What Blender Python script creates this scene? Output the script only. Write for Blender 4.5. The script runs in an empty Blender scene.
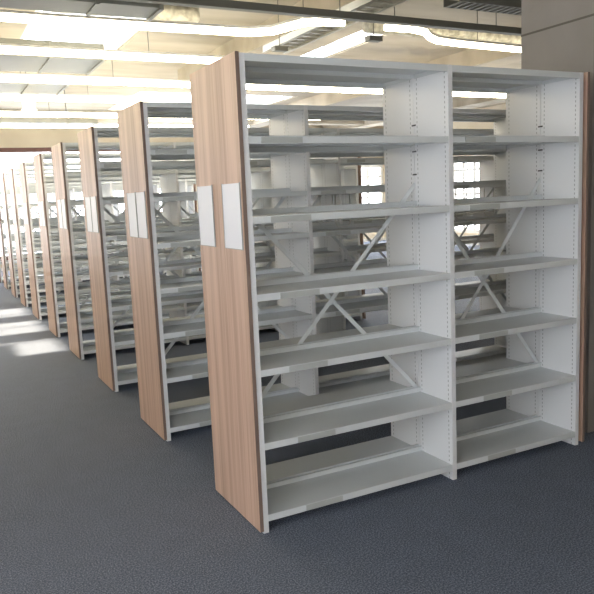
import bpy, bmesh, math, random
from mathutils import Vector, Matrix
random.seed(7)
S = bpy.context.scene
C = S.collection

# ------------------------------------------------------------------ camera
F_PX, PITCH, YAW, ROLL = 702.2, 0.1428, 0.4764, -0.0438
EYE = Vector((-1.195, -2.785, 1.524))
fw = Vector((math.sin(YAW)*math.cos(PITCH), math.cos(YAW)*math.cos(PITCH), -math.sin(PITCH)))
r0 = Vector((math.cos(YAW), -math.sin(YAW), 0)); u0 = r0.cross(fw)
rt = r0*math.cos(ROLL) + u0*math.sin(ROLL); up = -r0*math.sin(ROLL) + u0*math.cos(ROLL)
cd = bpy.data.cameras.new('camera'); cam = bpy.data.objects.new('camera', cd); C.objects.link(cam)
M = Matrix((rt, up, -fw)).transposed().to_4x4(); M.translation = EYE
cam.matrix_world = M
cd.sensor_width = 36; cd.lens = F_PX*36/594; cd.clip_start = .05; cd.clip_end = 200
S.camera = cam

# ------------------------------------------------------------------ world, sun, exposure
w = bpy.data.worlds.new('overcast_sky'); S.world = w; w.use_nodes = True
bg = w.node_tree.nodes['Background']; bg.inputs[0].default_value = (0.92, 0.955, 1.0, 1); bg.inputs[1].default_value = 10.0
sd = bpy.data.lights.new('sun', 'SUN'); sd.energy = 18; sd.angle = math.radians(3); sd.color = (1, .84, .60)
sun = bpy.data.objects.new('sun', sd); C.objects.link(sun)
to_sun = Vector((math.cos(math.radians(70)), -0.02, math.sin(math.radians(70))))
sun.rotation_euler = to_sun.to_track_quat('Z', 'Y').to_euler()
S.view_settings.view_transform = 'Standard'; S.view_settings.look = 'None'
S.view_settings.gamma = 1; S.view_settings.use_curve_mapping = False
S.view_settings.exposure = 0.06
LAMP = 15.0
LAMP_FAR = 30.0

def portal(loc, direction, sx, sy):
    l = bpy.data.lights.new('daylight_portal', 'AREA'); l.shape = 'RECTANGLE'; l.size = sx; l.size_y = sy
    l.cycles.is_portal = True
    o = bpy.data.objects.new('daylight_portal', l); C.objects.link(o); o.location = loc
    o.rotation_euler = (-Vector(direction)).to_track_quat('Z', 'Y').to_euler()

# ------------------------------------------------------------------ materials
def mat(name, color, rough=.6, metal=0.0, spec=.5):
    m = bpy.data.materials.new(name); m.use_nodes = True
    b = m.node_tree.nodes['Principled BSDF']
    b.inputs['Base Color'].default_value = (*color, 1); b.inputs['Roughness'].default_value = rough
    b.inputs['Metallic'].default_value = metal; b.inputs['Specular IOR Level'].default_value = spec
    return m

def nodes(m):
    nt = m.node_tree
    return nt, nt.nodes['Principled BSDF'], lambda t, **k: mk(nt, t, **k)

def mk(nt, t, **k):
    n = nt.nodes.new(t)
    for a, b in k.items():
        setattr(n, a, b)
    return n

def ramp(nt, stops):
    r = nt.nodes.new('ShaderNodeValToRGB')
    el = r.color_ramp.elements
    while len(el) < len(stops):
        el.new(.5)
    for e, (p, c) in zip(el, stops):
        e.position = p; e.color = (*c, 1)
    return r

def noise_mat(name, stops, scale=(1, 1, 1), nscale=5, detail=4, rough=.8, bump=0, bscale=None):
    m = mat(name, stops[0][1], rough); nt, b, n = nodes(m); L = nt.links.new
    tc = n('ShaderNodeTexCoord'); mp = n('ShaderNodeMapping'); mp.inputs['Scale'].default_value = scale
    L(tc.outputs['Object'], mp.inputs[0])
    no = n('ShaderNodeTexNoise'); no.inputs['Scale'].default_value = nscale; no.inputs['Detail'].default_value = detail
    L(mp.outputs[0], no.inputs['Vector'])
    r = ramp(nt, stops); L(no.outputs[0], r.inputs[0]); L(r.outputs[0], b.inputs['Base Color'])
    if bump:
        n2 = n('ShaderNodeTexNoise'); n2.inputs['Scale'].default_value = bscale or nscale*3; n2.inputs['Detail'].default_value = 3
        L(mp.outputs[0], n2.inputs['Vector'])
        bp = n('ShaderNodeBump'); bp.inputs['Strength'].default_value = bump; bp.inputs['Distance'].default_value = .01
        L(n2.outputs[0], bp.inputs['Height']); L(bp.outputs[0], b.inputs['Normal'])
    return m

steel = mat('light_grey_powder_coat', (.67, .70, .715), .27)
slotted = mat('slotted_powder_coat', (.74, .75, .77), .42)
def make_slots(m):
    nt, b, n = nodes(m); L = nt.links.new
    tc = n('ShaderNodeTexCoord'); sp = n('ShaderNodeSeparateXYZ'); L(tc.outputs['Object'], sp.inputs[0])
    def mth(op, a, bb=None):
        x = n('ShaderNodeMath', operation=op)
        for i, v in enumerate((a, bb)):
            if v is None: continue
            if isinstance(v, (int, float)): x.inputs[i].default_value = v
            else: L(v, x.inputs[i])
        return x.outputs[0]
    z = mth('FRACT', mth('MULTIPLY', sp.outputs[2], 1/.024))
    zc = mth('LESS_THAN', z, .5)
    tot = None
    for y in (.028, .252):
        d = mth('ABSOLUTE', mth('SUBTRACT', sp.outputs[1], y)); k = mth('LESS_THAN', d, .0026)
        tot = k if tot is None else mth('ADD', tot, k)
    msk = mth('MULTIPLY', tot, zc)
    mx = n('ShaderNodeMix', data_type='RGBA'); L(msk, mx.inputs[0])
    mx.inputs[6].default_value = (.74, .75, .77, 1); mx.inputs[7].default_value = (.33, .335, .345, 1)
    L(mx.outputs[2], b.inputs['Base Color'])
make_slots(slotted)

wood = mat('pale_wood_laminate', (.5, .33, .26), .5)
def make_wood(m):
    nt, b, n = nodes(m); L = nt.links.new
    tc = n('ShaderNodeTexCoord'); mp = n('ShaderNodeMapping'); mp.inputs['Scale'].default_value = (3, 8, .16)
    L(tc.outputs['Object'], mp.inputs[0])
    a = n('ShaderNodeTexNoise'); a.inputs['Scale'].default_value = 1.6; a.inputs['Detail'].default_value = 3; L(mp.outputs[0], a.inputs[0])
    mp2 = n('ShaderNodeMapping'); mp2.inputs['Scale'].default_value = (10, 110, 1.2); L(tc.outputs['Object'], mp2.inputs[0])
    f = n('ShaderNodeTexNoise'); f.inputs['Scale'].default_value = 1.5; f.inputs['Detail'].default_value = 4; L(mp2.outputs[0], f.inputs[0])
    s = n('ShaderNodeMath', operation='MULTIPLY_ADD'); L(f.outputs[0], s.inputs[0]); s.inputs[1].default_value = .42
    t = n('ShaderNodeMath', operation='MULTIPLY'); L(a.outputs[0], t.inputs[0]); t.inputs[1].default_value = .62
    L(t.outputs[0], s.inputs[2])
    r = ramp(nt, [(.38, (.39, .25, .185)), (.50, (.52, .35, .265)), (.62, (.63, .445, .35))])
    L(s.outputs[0], r.inputs[0]); L(r.outputs[0], b.inputs['Base Color'])
make_wood(wood)
wood_edge = noise_mat('dark_wood_edge', [(.3, (.17, .12, .10)), (.7, (.26, .19, .16))], (8, 8, 1), 3, 3, .5)
card = mat('white_card', (.78, .79, .84), .45)
card_edge = mat('grey_card_edge', (.36, .37, .38), .4)
label_mat = mat('frosted_label_plastic', (.44, .46, .45), .3)
dark_clip = mat('dark_clip', (.05, .05, .055), .5)
carpet = noise_mat('blue_grey_carpet', [(.34, (.050, .064, .095)), (.5, (.128, .152, .208)), (.66, (.26, .29, .36))], (1, 1, 1), 150, 3, .95, .12, 400)
def carpet_cloud(m):
    nt, b, n = nodes(m); L = nt.links.new
    src = b.inputs['Base Color'].links[0].from_socket
    tc = n('ShaderNodeTexCoord'); no = n('ShaderNodeTexNoise'); no.inputs['Scale'].default_value = 7; no.inputs['Detail'].default_value = 5
    L(tc.outputs['Object'], no.inputs[0])
    r = ramp(nt, [(.35, (.96, .96, .96)), (.65, (1.04, 1.04, 1.04))]); L(no.outputs[0], r.inputs[0])
    mx = n('ShaderNodeMix', data_type='RGBA', blend_type='MULTIPLY'); mx.inputs[0].default_value = 1
    L(src, mx.inputs[6]); L(r.outputs[0], mx.inputs[7]); L(mx.outputs[2], b.inputs['Base Color'])
carpet_cloud(carpet)
plaster = noise_mat('cream_plaster', [(.3, (.62, .54, .40)), (.7, (.70, .62, .48))], (1, 1, 1), 1.2, 4, .85)
ceil_mat = noise_mat('cream_painted_concrete', [(.3, (.33, .29, .22)), (.5, (.45, .405, .325)), (.7, (.54, .495, .41))], (.5, 1.6, 1), 1.1, 6, .85, .25, 9)
concrete = noise_mat('fair_faced_concrete', [(.3, (.22, .202, .187)), (.55, (.275, .256, .243)), (.75, (.32, .30, .29))], (1, 1, 1), 1.5, 6, .8, .3, 22)
joint_mat = mat('concrete_joint', (.13, .118, .106), .9)
foil = noise_mat('silver_pipe_lagging', [(.35, (.42, .40, .33)), (.65, (.78, .76, .66))], (1, 1, 1), 14, 4, .5, .8, 30)
duct_mat = mat('grey_galvanised_duct', (.22, .225, .20), .45, .15)
track_mat = mat('dark_grey_channel', (.16, .16, .14), .5, .3)
galv = mat('galvanised_steel', (.50, .49, .43), .4, .4)
brown = mat('brown_window_frame', (.16, .075, .06), .5)
white_frame = mat('white_window_frame', (.75, .74, .70), .4)
wire = mat('bright_steel_wire', (.62, .62, .60), .3, .6)
white_plastic = mat('white_lamp_body', (.8, .8, .78), .4)

tube_mat = bpy.data.materials.new('fluorescent_tube'); tube_mat.use_nodes = True
def emis(m, col, st):
    nt = m.node_tree; nt.nodes.clear()
    o = nt.nodes.new('ShaderNodeOutputMaterial'); e = nt.nodes.new('ShaderNodeEmission')
    e.inputs[0].default_value = (*col, 1); e.inputs[1].default_value = st; nt.links.new(e.outputs[0], o.inputs[0])
emis(tube_mat, (1, .87, .62), LAMP)
bright_tube = bpy.data.materials.new('bright_fluorescent_tube'); bright_tube.use_nodes = True
emis(bright_tube, (1, .86, .60), LAMP_FAR)

glass = bpy.data.materials.new('window_glass'); glass.use_nodes = True
nt = glass.node_tree; nt.nodes.clear()
o_ = nt.nodes.new('ShaderNodeOutputMaterial'); mx_ = nt.nodes.new('ShaderNodeMixShader'); tr_ = nt.nodes.new('ShaderNodeBsdfTransparent')
gl_ = nt.nodes.new('ShaderNodeBsdfGlossy'); gl_.inputs['Roughness'].default_value = .02; mx_.inputs[0].default_value = .05
nt.links.new(tr_.outputs[0], mx_.inputs[1]); nt.links.new(gl_.outputs[0], mx_.inputs[2]); nt.links.new(mx_.outputs[0], o_.inputs[0])

# ------------------------------------------------------------------ mesh helpers
class MB:
    def __init__(s): s.bm = bmesh.new(); s.mi = 0
    def box(s, x0, y0, z0, x1, y1, z1, mi=0):
        v = [s.bm.verts.new(p) for p in ((x0,y0,z0),(x1,y0,z0),(x1,y1,z0),(x0,y1,z0),(x0,y0,z1),(x1,y0,z1),(x1,y1,z1),(x0,y1,z1))]
        for f in ((0,3,2,1),(4,5,6,7),(0,1,5,4),(1,2,6,5),(2,3,7,6),(3,0,4,7)):
            fc = s.bm.faces.new([v[i] for i in f]); fc.material_index = mi
        return s
    def bar(s, a, b, wdt, dep, side=(0, 1, 0), mi=0):
        a, b = Vector(a), Vector(b); d = (b-a).normalized(); q = Vector(side); q = (q - d*q.dot(d)).normalized(); p = d.cross(q)
        vs = []
        for e in (a, b):
            for i, j in ((-1,-1),(1,-1),(1,1),(-1,1)):
                vs.append(s.bm.verts.new(e + p*i*wdt/2 + q*j*dep/2))
        for f in ((0,1,2,3),(7,6,5,4),(0,4,5,1),(1,5,6,2),(2,6,7,3),(3,7,4,0)):
            s.bm.faces.new([vs[i] for i in f]).material_index = mi
        return s
    def tube(s, pts, r, n=8, mi=0, jitter=0):
        pts = [Vector(p) for p in pts]; rings = []
        for i, p in enumerate(pts):
            d = (pts[min(i+1, len(pts)-1)] - pts[max(i-1, 0)]).normalized()
            ref = Vector((0, 0, 1)) if abs(d.z) < .9 else Vector((1, 0, 0))
            a = d.cross(ref).normalized(); b = d.cross(a)
            rings.append([s.bm.verts.new(p + (a*math.cos(t) + b*math.sin(t))*r*(1+random.uniform(-jitter, jitter))) for t in [2*math.pi*k/n for k in range(n)]])
        for A, B in zip(rings, rings[1:]):
            for k in range(n):
                f = s.bm.faces.new([A[k], A[(k+1) % n], B[(k+1) % n], B[k]]); f.smooth = True; f.material_index = mi
        s.bm.faces.new(rings[0]).material_index = mi; s.bm.faces.new(rings[-1][::-1]).material_index = mi
        return s
    def mesh(s, name, *mats):
        bmesh.ops.recalc_face_normals(s.bm, faces=s.bm.faces)
        me = bpy.data.meshes.new(name); s.bm.to_mesh(me); s.bm.free()
        for m in mats: me.materials.append(m)
        return me

def link(name, me, parent=None, loc=(0, 0, 0), rotz=0):
    o = bpy.data.objects.new(name, me); C.objects.link(o); o.location = loc; o.rotation_euler = (0, 0, rotz)
    if parent: o.parent = parent
    return o
def tag(o, label, cat, group=None):
    o['label'] = label; o['category'] = cat
    if group: o['group'] = group
    return o
def struct(name, mb, *mats):
    o = link(name, mb.mesh(name, *mats)); o['kind'] = 'structure'; return o
def thing(name, loc, label, cat, group=None):
    return tag(link(name, None, None, loc), label, cat, group)

# ------------------------------------------------------------------ room shell
X0, X1, Y0, Y1, H = -4.0, 12.0, -5.0, 16.0, 3.6
struct('floor', MB().box(X0-.2, Y0-.2, -.1, X1+.2, Y1+.2, 0), carpet)
ROOF = [(.05, 4.36, 1.35, 9.2), (2.6, 10.7, 6.0, 13.5), (4.02, 4.9, 4.5, 7.6)]     # rooflight openings: wide ones added to let sun in, narrow strip is seen
xs_ = sorted({X0-.2, X1+.2, *[q[0] for q in ROOF], *[q[2] for q in ROOF]}); ys_ = sorted({Y0-.2, Y1+.2, *[q[1] for q in ROOF], *[q[3] for q in ROOF]})
b = MB()
for xa, xb in zip(xs_, xs_[1:]):
    for ya, yb in zip(ys_, ys_[1:]):
        cx, cy = (xa+xb)/2, (ya+yb)/2
        if not any(q[0] < cx < q[2] and q[1] < cy < q[3] for q in ROOF): b.box(xa, ya, H, xb, yb, H+.1)
struct('ceiling', b, ceil_mat)

def wall(name, axis, pos, t, a0, a1, holes, m, zmax=H):
    """a wall along one axis with rectangular holes (s0, s1, z0, z1), sorted along it"""
    b = MB()
    def bx(s0, s1, z0, z1):
        if s1-s0 < 1e-4 or z1-z0 < 1e-4: return
        if axis == 'x': b.box(s0, pos, z0, s1, pos+t, z1)
        else: b.box(pos, s0, z0, pos+t, s1, z1)
    cur = a0
    for s0, s1, z0, z1 in holes:
        bx(cur, s0, 0, zmax); bx(s0, s1, 0, z0); bx(s0, s1, z1, zmax); cur = s1
    bx(cur, a1, 0, zmax)
    return struct(name, b, m)
WB = [(-3.6, 5.4, .25, 3.0), (6.0, 11.8, .3, 2.4)]
WR = [(2.5, 6.0, .3, 2.4), (6.8, 10.6, .3, 2.4), (11.6, 15.6, .3, 2.4)]
WL = [(-4.6, -.9, .8, 2.7)]
WF = [(-3.6, -1.6, .9, 2.4)]
wall('wall_back', 'x', Y1, .2, X0-.2, X1+.2, WB, plaster)
wall('wall_right', 'y', X1, .2, Y0-.2, Y1, WR, plaster)
wall('wall_left', 'y', X0-.2, .2, Y0-.2, Y1, WL, plaster)
wall('wall_front', 'x', Y0-.2, .2, X0, X1, WF, plaster)
wn = [0]
def window(axis, pos, hole, m, fw_, nm, nt_=(), depth=.1):
    s0, s1, z0, z1 = hole; wn[0] += 1
    fr, pa = MB(), MB()
    def bx(bb, a, b_, c, d, k0, k1):
        if axis == 'x': bb.box(a, k0, c, b_, k1, d)
        else: bb.box(k0, a, c, k1, b_, d)
    k0, k1 = pos+.05, pos+.05+depth
    bx(fr, s0, s1, z1-fw_, z1, k0, k1); bx(fr, s0, s1, z0, z0+fw_, k0, k1)
    for i in range(nm+1):
        c = s0 + (s1-s0-fw_)*i/nm; bx(fr, c, c+fw_, z0+fw_, z1-fw_, k0, k1)
    for zt in nt_: bx(fr, s0+fw_, s1-fw_, zt, zt+fw_*.6, k0+.01, k1-.01)
    bx(pa, s0+fw_, s1-fw_, z0+fw_, z1-fw_, k0+.045, k0+.051)
    o = link('window_%d' % wn[0], fr.mesh('window', m)); o['kind'] = 'structure'
    link('pane', pa.mesh('pane', glass), o)
window('x', Y1, WB[0], brown, .11, 5, (1.2,))
window('x', Y1, WB[1], white_frame, .1, 11, (1.35, 2.0))
window('y', X1, WR[0], white_frame, .1, 7, (1.35, 2.0))
window('y', X1, WR[1], white_frame, .1, 9, (1.35, 2.0))
window('y', X1, WR[2], white_frame, .1, 9, (1.35, 2.0))
for h in WL: window('y', X0-.2, h, white_frame, .07, 3)
for h in WF: window('x', Y0-.2, h, white_frame, .07, 3)
for s0, s1, z0, z1 in WL: portal((X0-.02, (s0+s1)/2, (z0+z1)/2), (1, 0, 0), z1-z0, s1-s0)
for s0, s1, z0, z1 in WR: portal((X1+.02, (s0+s1)/2, (z0+z1)/2), (-1, 0, 0), z1-z0, s1-s0)
for s0, s1, z0, z1 in WF: portal(((s0+s1)/2, Y0-.02, (z0+z1)/2), (0, 1, 0), s1-s0, z1-z0)
for s0, s1, z0, z1 in WB: portal(((s0+s1)/2, Y1+.02, (z0+z1)/2), (0, -1, 0), s1-s0, z1-z0)
for Q in ROOF:
    nb = max(1, round((Q[3]-Q[1])/1.2)); b = MB(); ft = .06 if Q[2]-Q[0] > 1 else .025
    for i in range(nb+1):
        y = Q[1] + (Q[3]-Q[1]-ft)*i/nb; b.box(Q[0]+ft, y, H+.02, Q[2]-ft, y+ft, H+.09)
    b.box(Q[0], Q[1], H+.02, Q[0]+ft, Q[3], H+.09).box(Q[2]-ft, Q[1], H+.02, Q[2], Q[3], H+.09)
    wn[0] += 1
    o = struct('window_%d' % wn[0], b, white_frame)  # rooflight frame; the wide rooflights are added openings for sunlight
    link('pane', MB().box(Q[0], Q[1], H+.05, Q[2], Q[3], H+.055).mesh('pane', glass), o)
    portal(((Q[0]+Q[2])/2, (Q[1]+Q[3])/2, H+.02), (0, 0, -1), Q[2]-Q[0], Q[3]-Q[1])

# concrete pier beside the front rack, with its casting joint
b = MB().box(2.27, .105, 0, 3.3, .66, H)
b.box(2.2665, .105, 2.462, 2.27, .66, 2.474, 1)
struct('wall_pier', b, concrete, joint_mat)
# ceiling beams
for i, (x, dx) in enumerate(((2.6, .45), (6.3, .45), (9.6, .45), (-2.6, .45))):
    struct('trim_%d' % (i+1), MB().box(x, Y0, 3.34, x+dx, 8.4 if i == 0 else Y1, H), ceil_mat)
for i, y in enumerate((13.7,)):
    struct('trim_%d' % (i+5), MB().box(X0, y, 3.38, X1, y+.35, 3.598), ceil_mat)
for s, (n, q) in enumerate((('baseboard_right', (X1-.015, Y0, 0, X1, Y1, .08)), ('baseboard_back', (X0, Y1-.015, 0, X1-.015, Y1, .08)))):
    struct(n, MB().box(*q), white_frame)

# ------------------------------------------------------------------ shelving racks
D, HT, TH = .558, 2.124, .018
BACK0 = .292                                     # where the rear frame starts
cache = {}
def cached(key, fn):
    if key not in cache: cache[key] = fn()
    return cache[key]
def m_wood():
    b = MB().box(0, -.004, .012, TH, D+.004, HT+.004)
    me = b.mesh('end_panel', wood, wood_edge)
    for p in me.polygons:
        if abs(p.normal.y) > .9: p.material_index = 1
    return me
def m_upright(wd):
    # formed steel sheet: a thin web between two boxed edges, 0..0.27 deep
    b = MB().box(0, 0, 0, wd, .012, HT).box(0, .265, 0, wd, .277, HT)
    b.box(0, .012, .0, .003, .265, HT-.002).box(wd-.003, .012, .0, wd, .265, HT-.002)
    return b.mesh('upright', slotted)
def m_shelf(L, top):
    b = MB(); T, lip, bk, d = .004, .031, .027, .266
    b.box(0, .0, -T, L, d, 0)                                       # deck
    b.box(0, .0, -lip, L, .0025, -T).box(0, .0025, -lip, L, .014, -lip+.0025)   # front lip and its return
    b.box(0, d-.0025, -.022, L, d, -T)
    if not top: b.box(0, d-.0025, 0, L, d, bk).box(0, d-.012, bk-.0025, L, d-.0025, bk)   # raised book stop
    b.box(0, .0025, -.024, .003, d-.0025, -T).box(L-.003, .0025, -.024, L, d-.0025, -T)
    return b.mesh('shelf', steel)
def m_holder():
    return MB().box(0, -.0035, -.029, .20, -.0003, -.003).mesh('label_holder', label_mat)
def m_brace(L, s):
    b = MB(); z0, z1 = .43, 1.56; y = .281
    a, c = ((0, y-.0025*s, z0), (L, y-.0025*s, z1)) if s > 0 else ((0, y-.0025*s, z1), (L, y-.0025*s, z0))
    b.bar(a, c, .022, .003)
    return b.mesh('cross_brace', steel)
def m_card():
    b = MB().box(-.004, 0, 0, -.0005, .198, .285)
    b.box(-.0055, -.003, -.003, 0, 0, .288, 1).box(-.0055, .198, -.003, 0, .201, .288, 1).box(-.0055, 0, -.003, 0, .198, 0, 1)
    return b.mesh('sign_holder', card, card_edge)
LEV = [.083 + .34*i for i in range(6)] + [HT]
LEV8 = [.083, .41] + [.70 + .285*i for i in range(5)] + [HT]
def build_rack(X, Y, bays, label, holders=True, clips=False):
    t = thing('library_shelving_rack', (X, Y, 0), label, 'shelving rack', 'double-sided library racks in parallel rows')
    for k, x in enumerate((0, None)):
        if x is None: x = TH + .0275 + sum(bays) - .0005 + .0275 - .0
        p = link('end_panel', cached('wood', m_wood), t, (x if k == 0 else x, 0, 0))
        if k == 0:
            for y in ((.015, .345) if clips else (.03, .25)): link('sign_holder', cached('card', m_card), p, (0, y, 1.305))
    # uprights: outer ones 27 mm, inner ones straddle the bay line
    wd = .027
    xs = [TH + .0135]; 
    for L in bays: xs.append(xs[-1] + L)
    for x in xs:
        for y in (0, .281):
            link('upright', cached('up', lambda: m_upright(wd)), t, (x-wd/2, y, 0))
    for i, L in enumerate(bays):
        xa = xs[i] + wd/2 + .0005; Ls = L - wd - .001
        levels = LEV if clips else LEV8
        for j, z in enumerate(levels):
            top = z == HT
            f = link('shelf', cached(('s', Ls, top), lambda: m_shelf(Ls, top)), t, (xa, .002, z))
            link('shelf', f.data, t, (xa+Ls, D-.002, z), math.pi)
            if holders and not top:
                link('label_holder', cached('hold', m_holder), f, (.03 + .028*max(6-j, 0) + .02*i, 0, 0))
        for s in (1, -1):
            link('cross_brace', cached(('br', Ls, s), lambda: m_brace(Ls, s)), t, (xa, 0, 0))
        if clips:
            for z in (1.605, 1.725, 1.86, .38, .74):
                link('connector_clip', cached('clip', lambda: MB().box(0, 0, 0, .002, .034, .008).mesh('connector_clip', dark_clip)), t, (xs[i+1]-wd/2-.0022, .262, z))
    return t
ROWS = [0, 1.472, 2.882, 4.309, 5.727, 7.263, 8.697, 10.098, 11.528, 12.95]
LAB = ['nearest white steel rack of two bays, its wood end panel closest to the camera',
 'second rack from the camera, directly behind the nearest one, wood end panel in shade',
 'third rack from the camera, wood end panel in shade, standing just behind the second',
 'fourth rack from the camera, last one whose foot stands on the shaded carpet',
 'fifth rack from the camera, first one standing on pale sunlit carpet',
 'sixth rack from the camera, pale wood end panel with sunlit shelves',
 'seventh rack from the camera, narrow wood end panel below the brown window post',
 'eighth rack from the camera, slim wood end panel near the left picture edge',
 'ninth rack from the camera, second farthest, thin wood end panel at the left picture edge',
 'farthest rack in the line, in front of the back windows and mostly hidden']
for i, y in enumerate(ROWS):
    bays = [1.105, .917] if i == 0 else ([1.1]*4 if i == 2 else [1.1]*3)
    build_rack(0, y, bays, LAB[i], holders=i < 3, clips=i == 0)

# wire bookends hanging under shelves of the second rack
def m_wire(wd, h):
    return MB().tube([(0, 0, .018), (0, 0, -h+.03), (.012, 0, -h+.008), (.03, 0, -h), (wd-.03, 0, -h), (wd-.012, 0, -h+.008), (wd, 0, -h+.03), (wd, 0, .018)], .004, 6).mesh('wire', wire)
for x, y, wd, h, lb in ((1.24, 1.52, .10, .20, 'leftmost wire book support hanging in the second rack, seen through the left bay'),
                    (1.38, 1.55, .12, .24, 'second wire book support from the left, hanging in the second rack'),
                    (2.45, 1.52, .11, .24, 'third wire book support from the left, seen through the right bay'),
                    (2.74, 1.52, .10, .23, 'rightmost wire book support, hanging in the second rack')):
    o = link('wire_book_support', cached(('w', wd, h), lambda: m_wire(wd, h)), None, (x, y, LEV8[5]-.0245)); tag(o, lb, 'book support', 'wire book supports')

# ------------------------------------------------------------------ ceiling services
def light_line(pts, label, r=.03, rods=(), name='linear_ceiling_light'):
    t = thing(name, (pts[0][0], pts[0][1], pts[0][2]), label, 'ceiling light', 'linear ceiling lights')
    o = Vector(pts[0]); q = [Vector(p)-o for p in pts]
    link('tube', MB().tube(q, r, 10).mesh('tube', bright_tube if pts[0][1] > 5 else tube_mat), t)
    hb = MB()
    for a, c in zip(q, q[1:]): hb.bar(a+Vector((0, 0, r+.012)), c+Vector((0, 0, r+.012)), .05, .022, (0, 0, 1))
    link('lamp_housing', hb.mesh('lamp_housing', white_plastic), t)
    for x in rods:
        y = None
        for a, c in zip(q, q[1:]):
            if min(a.x, c.x)-1e-6 <= x-o.x <= max(a.x, c.x)+1e-6: y = a.y + (c.y-a.y)*(x-o.x-a.x)/((c.x-a.x) or 1)
        if y is None: continue
        link('hanger_rod', MB().tube([(x-o.x, y, r+.02), (x-o.x, y, H-o.z)], .004, 6).mesh('hanger_rod', track_mat), t)
    return t
ZL = 3.0
light_line([(-3.2, 3.36, ZL), (0, 3.32, ZL), (1.55, 3.26, ZL), (1.74, 3.14, ZL), (1.80, 2.95, ZL), (1.86, 2.78, ZL), (2.0, 2.70, ZL), (2.2, 2.67, ZL)],
           'glowing linear light bending forward above the nearest rack, nearest of the lines', .03, (-1.5, .4))
light_line([(2.66, 2.71, ZL), (2.95, 2.70, ZL), (3.15, 2.76, ZL), (3.32, 2.92, ZL), (3.5, 3.03, ZL), (3.8, 3.08, ZL), (4.75, 3.14, ZL), (7.2, 3.25, ZL)],
           'glowing linear light with a step in it, beside the concrete pier', .027, (4.1, 6.0))
for x0, x1, y, lb in ((-3.2, 2.0, 4.55, 'glowing linear light ending above the nearest rack, second line back'),
                  (-3.2, 11, 6.12, 'long glowing linear light crossing over the fourth and fifth racks, third line back'),
                  (-3.2, 2.3, 7.64, 'long glowing linear light above the sixth rack, fourth line back'),
                  (-3.2, 5.8, 9.45, 'long glowing linear light above the seventh rack, fifth line back'),
                  (-3.2, 5, 11.1, 'long glowing linear light farthest back, close to the windows')):
    light_line([(x0, y, ZL), (x1, y, ZL)], lb, .033, (-1.5, 1.0, 4.0, 7.0))

# rough silver pipe lagging running over the two stepped lights
t = tag(link('insulated_pipe', MB().tube([(-3.4+.12*i, 3.50, 3.19) for i in range(39)], .07, 12, jitter=.14).mesh('insulated_pipe', foil)),
        'rough silver insulated pipe running above the nearest linear light', 'pipe')
t = tag(link('insulated_pipe', MB().tube([(2.9+.12*i, 3.375, 3.19) for i in range(36)], .075, 12, jitter=.14).mesh('insulated_pipe', foil)),
        'rough silver insulated pipe above the stepped light beside the pier', 'pipe')

def hung(name, label, cat, part, body, mats, rods, zt, loc=(0, 0, 0)):
    t = thing(name, loc, label, cat)
    link(part, body.mesh(part, *mats), t)
    for x, y in rods: link('hanger_rod', MB().tube([(x, y, zt), (x, y, H)], .005, 6).mesh('hanger_rod', track_mat), t)
    return t
hung('mounting_channel', 'thin dark grey metal channel hung on rods across the top of the view', 'channel', 'channel',
     MB().box(-3.5, 2.48, 3.0, 7.5, 2.53, 3.045).box(-3.5, 2.47, 2.985, 7.5, 2.54, 3.0), [track_mat], [(x, 2.505) for x in (-1, .8, 2.06, 2.62, 3.8, 5)], 3.045)
b = MB()
b.box(2.7, 1.74, 2.99, 6.5, 1.75, 3.05).box(2.7, 1.93, 2.99, 6.5, 1.94, 3.05)
x = 2.72
while x < 6.4: b.box(x, 1.75, 2.99, x+.03, 1.93, 2.998); x += .07
hung('perforated_cable_tray', 'dark perforated cable tray in the top corner beside the concrete pier', 'cable tray', 'tray', b, [track_mat], [(2.9, 1.84), (3.25, 1.84), (4.4, 1.84)], 2.998)
b = MB()
for x in (2.185, 2.435): b.box(x-.006, .9, 3.06, x+.006, 4.3, 3.13).box(x-.018, .9, 3.06, x+.018, 4.3, 3.064)
for k in range(24): b.box(2.185, 1.0+.14*k, 3.075, 2.435, 1.03+.14*k, 3.085)
for off, rr in ((.05, .018), (.10, .022), (.155, .015), (.20, .02)):
    b.tube([(2.185+off+.008*math.sin(k*1.3+off*40), .9+.2*k, 3.087+rr) for k in range(18)], rr, 8)
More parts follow.
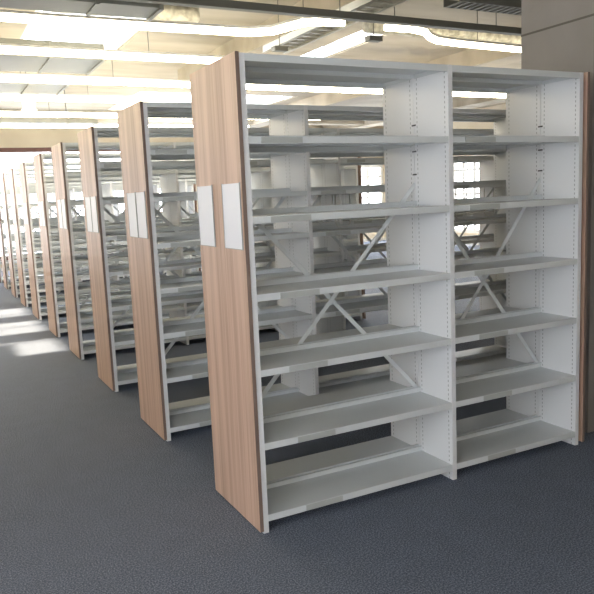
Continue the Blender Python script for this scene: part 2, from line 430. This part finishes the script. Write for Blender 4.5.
hung('ladder_cable_tray', 'galvanised ladder tray of cables running away from camera above nearest rack', 'cable tray', 'tray', b, [galv], [(2.31, 3.6), (2.31, 2.2), (2.31, 1.2)], 3.12)
# junction boxes on the tray
for (x, y, z, lb) in ((2.56, 2.75, 2.9, 'small dark junction box hung near the ladder tray above the front rack middle'), (2.03, 3.6, 2.95, 'small dark junction box hung at the far end of the ladder tray')):
    b = MB().box(-.07, -.04, -.018, .07, .04, .018).box(-.075, -.045, .018, .075, .045, .024).tube([(0, 0, .02), (0, 0, H-z)], .004, 6)
    tag(link('junction_box', b.mesh('junction_box', track_mat), None, (x, y, z)), lb, 'junction box', 'ceiling junction boxes')

def duct(x1, y, z0, z1, d, label):
    b = MB().box(-3.6, y, z0, x1, y+d, z1)
    k = -3.4
    while k < x1: b.box(k, y-.012, z0-.012, k+.03, y+d+.012, z1+.0); k += 1.15
    b.box(x1-.03, y-.012, z0-.012, x1, y+d+.012, z1)
    hung('air_duct', label, 'air duct', 'duct', b, [duct_mat], [(-2.5, y+d/2), (x1-.5, y+d/2)], z1)
duct(.56, 2.62, 2.98, 3.14, .34, 'grey rectangular air duct in the top left corner, nearest of the ducts')
duct(.60, 4.78, 3.0, 3.16, .85, 'grey rectangular air duct second from the camera, above the third rack')
duct(.52, 6.43, 3.0, 3.12, .8, 'slim grey air duct third back, between two glowing light lines')
duct(1.7, 10.35, 2.98, 3.05, .35, 'grey perforated duct farthest back, just in front of the window wall')

# pendant floodlight
t = thing('pendant_floodlight', (.2, 7.72, 2.86), 'white pendant floodlight hanging on a rod at left of the ceiling', 'ceiling light')
b = MB().box(-.08, -.06, 0, .08, .06, .11).box(-.1, -.08, -.02, .1, .08, 0)
link('lamp_body', b.mesh('lamp_body', white_plastic), t)
link('lamp_lens', MB().box(-.08, -.06, -.026, .08, .06, -.02).mesh('lamp_lens', tube_mat), t)
link('hanger_rod', MB().tube([(0, 0, .11), (0, 0, H-2.86)], .006, 6).mesh('hanger_rod', track_mat), t)
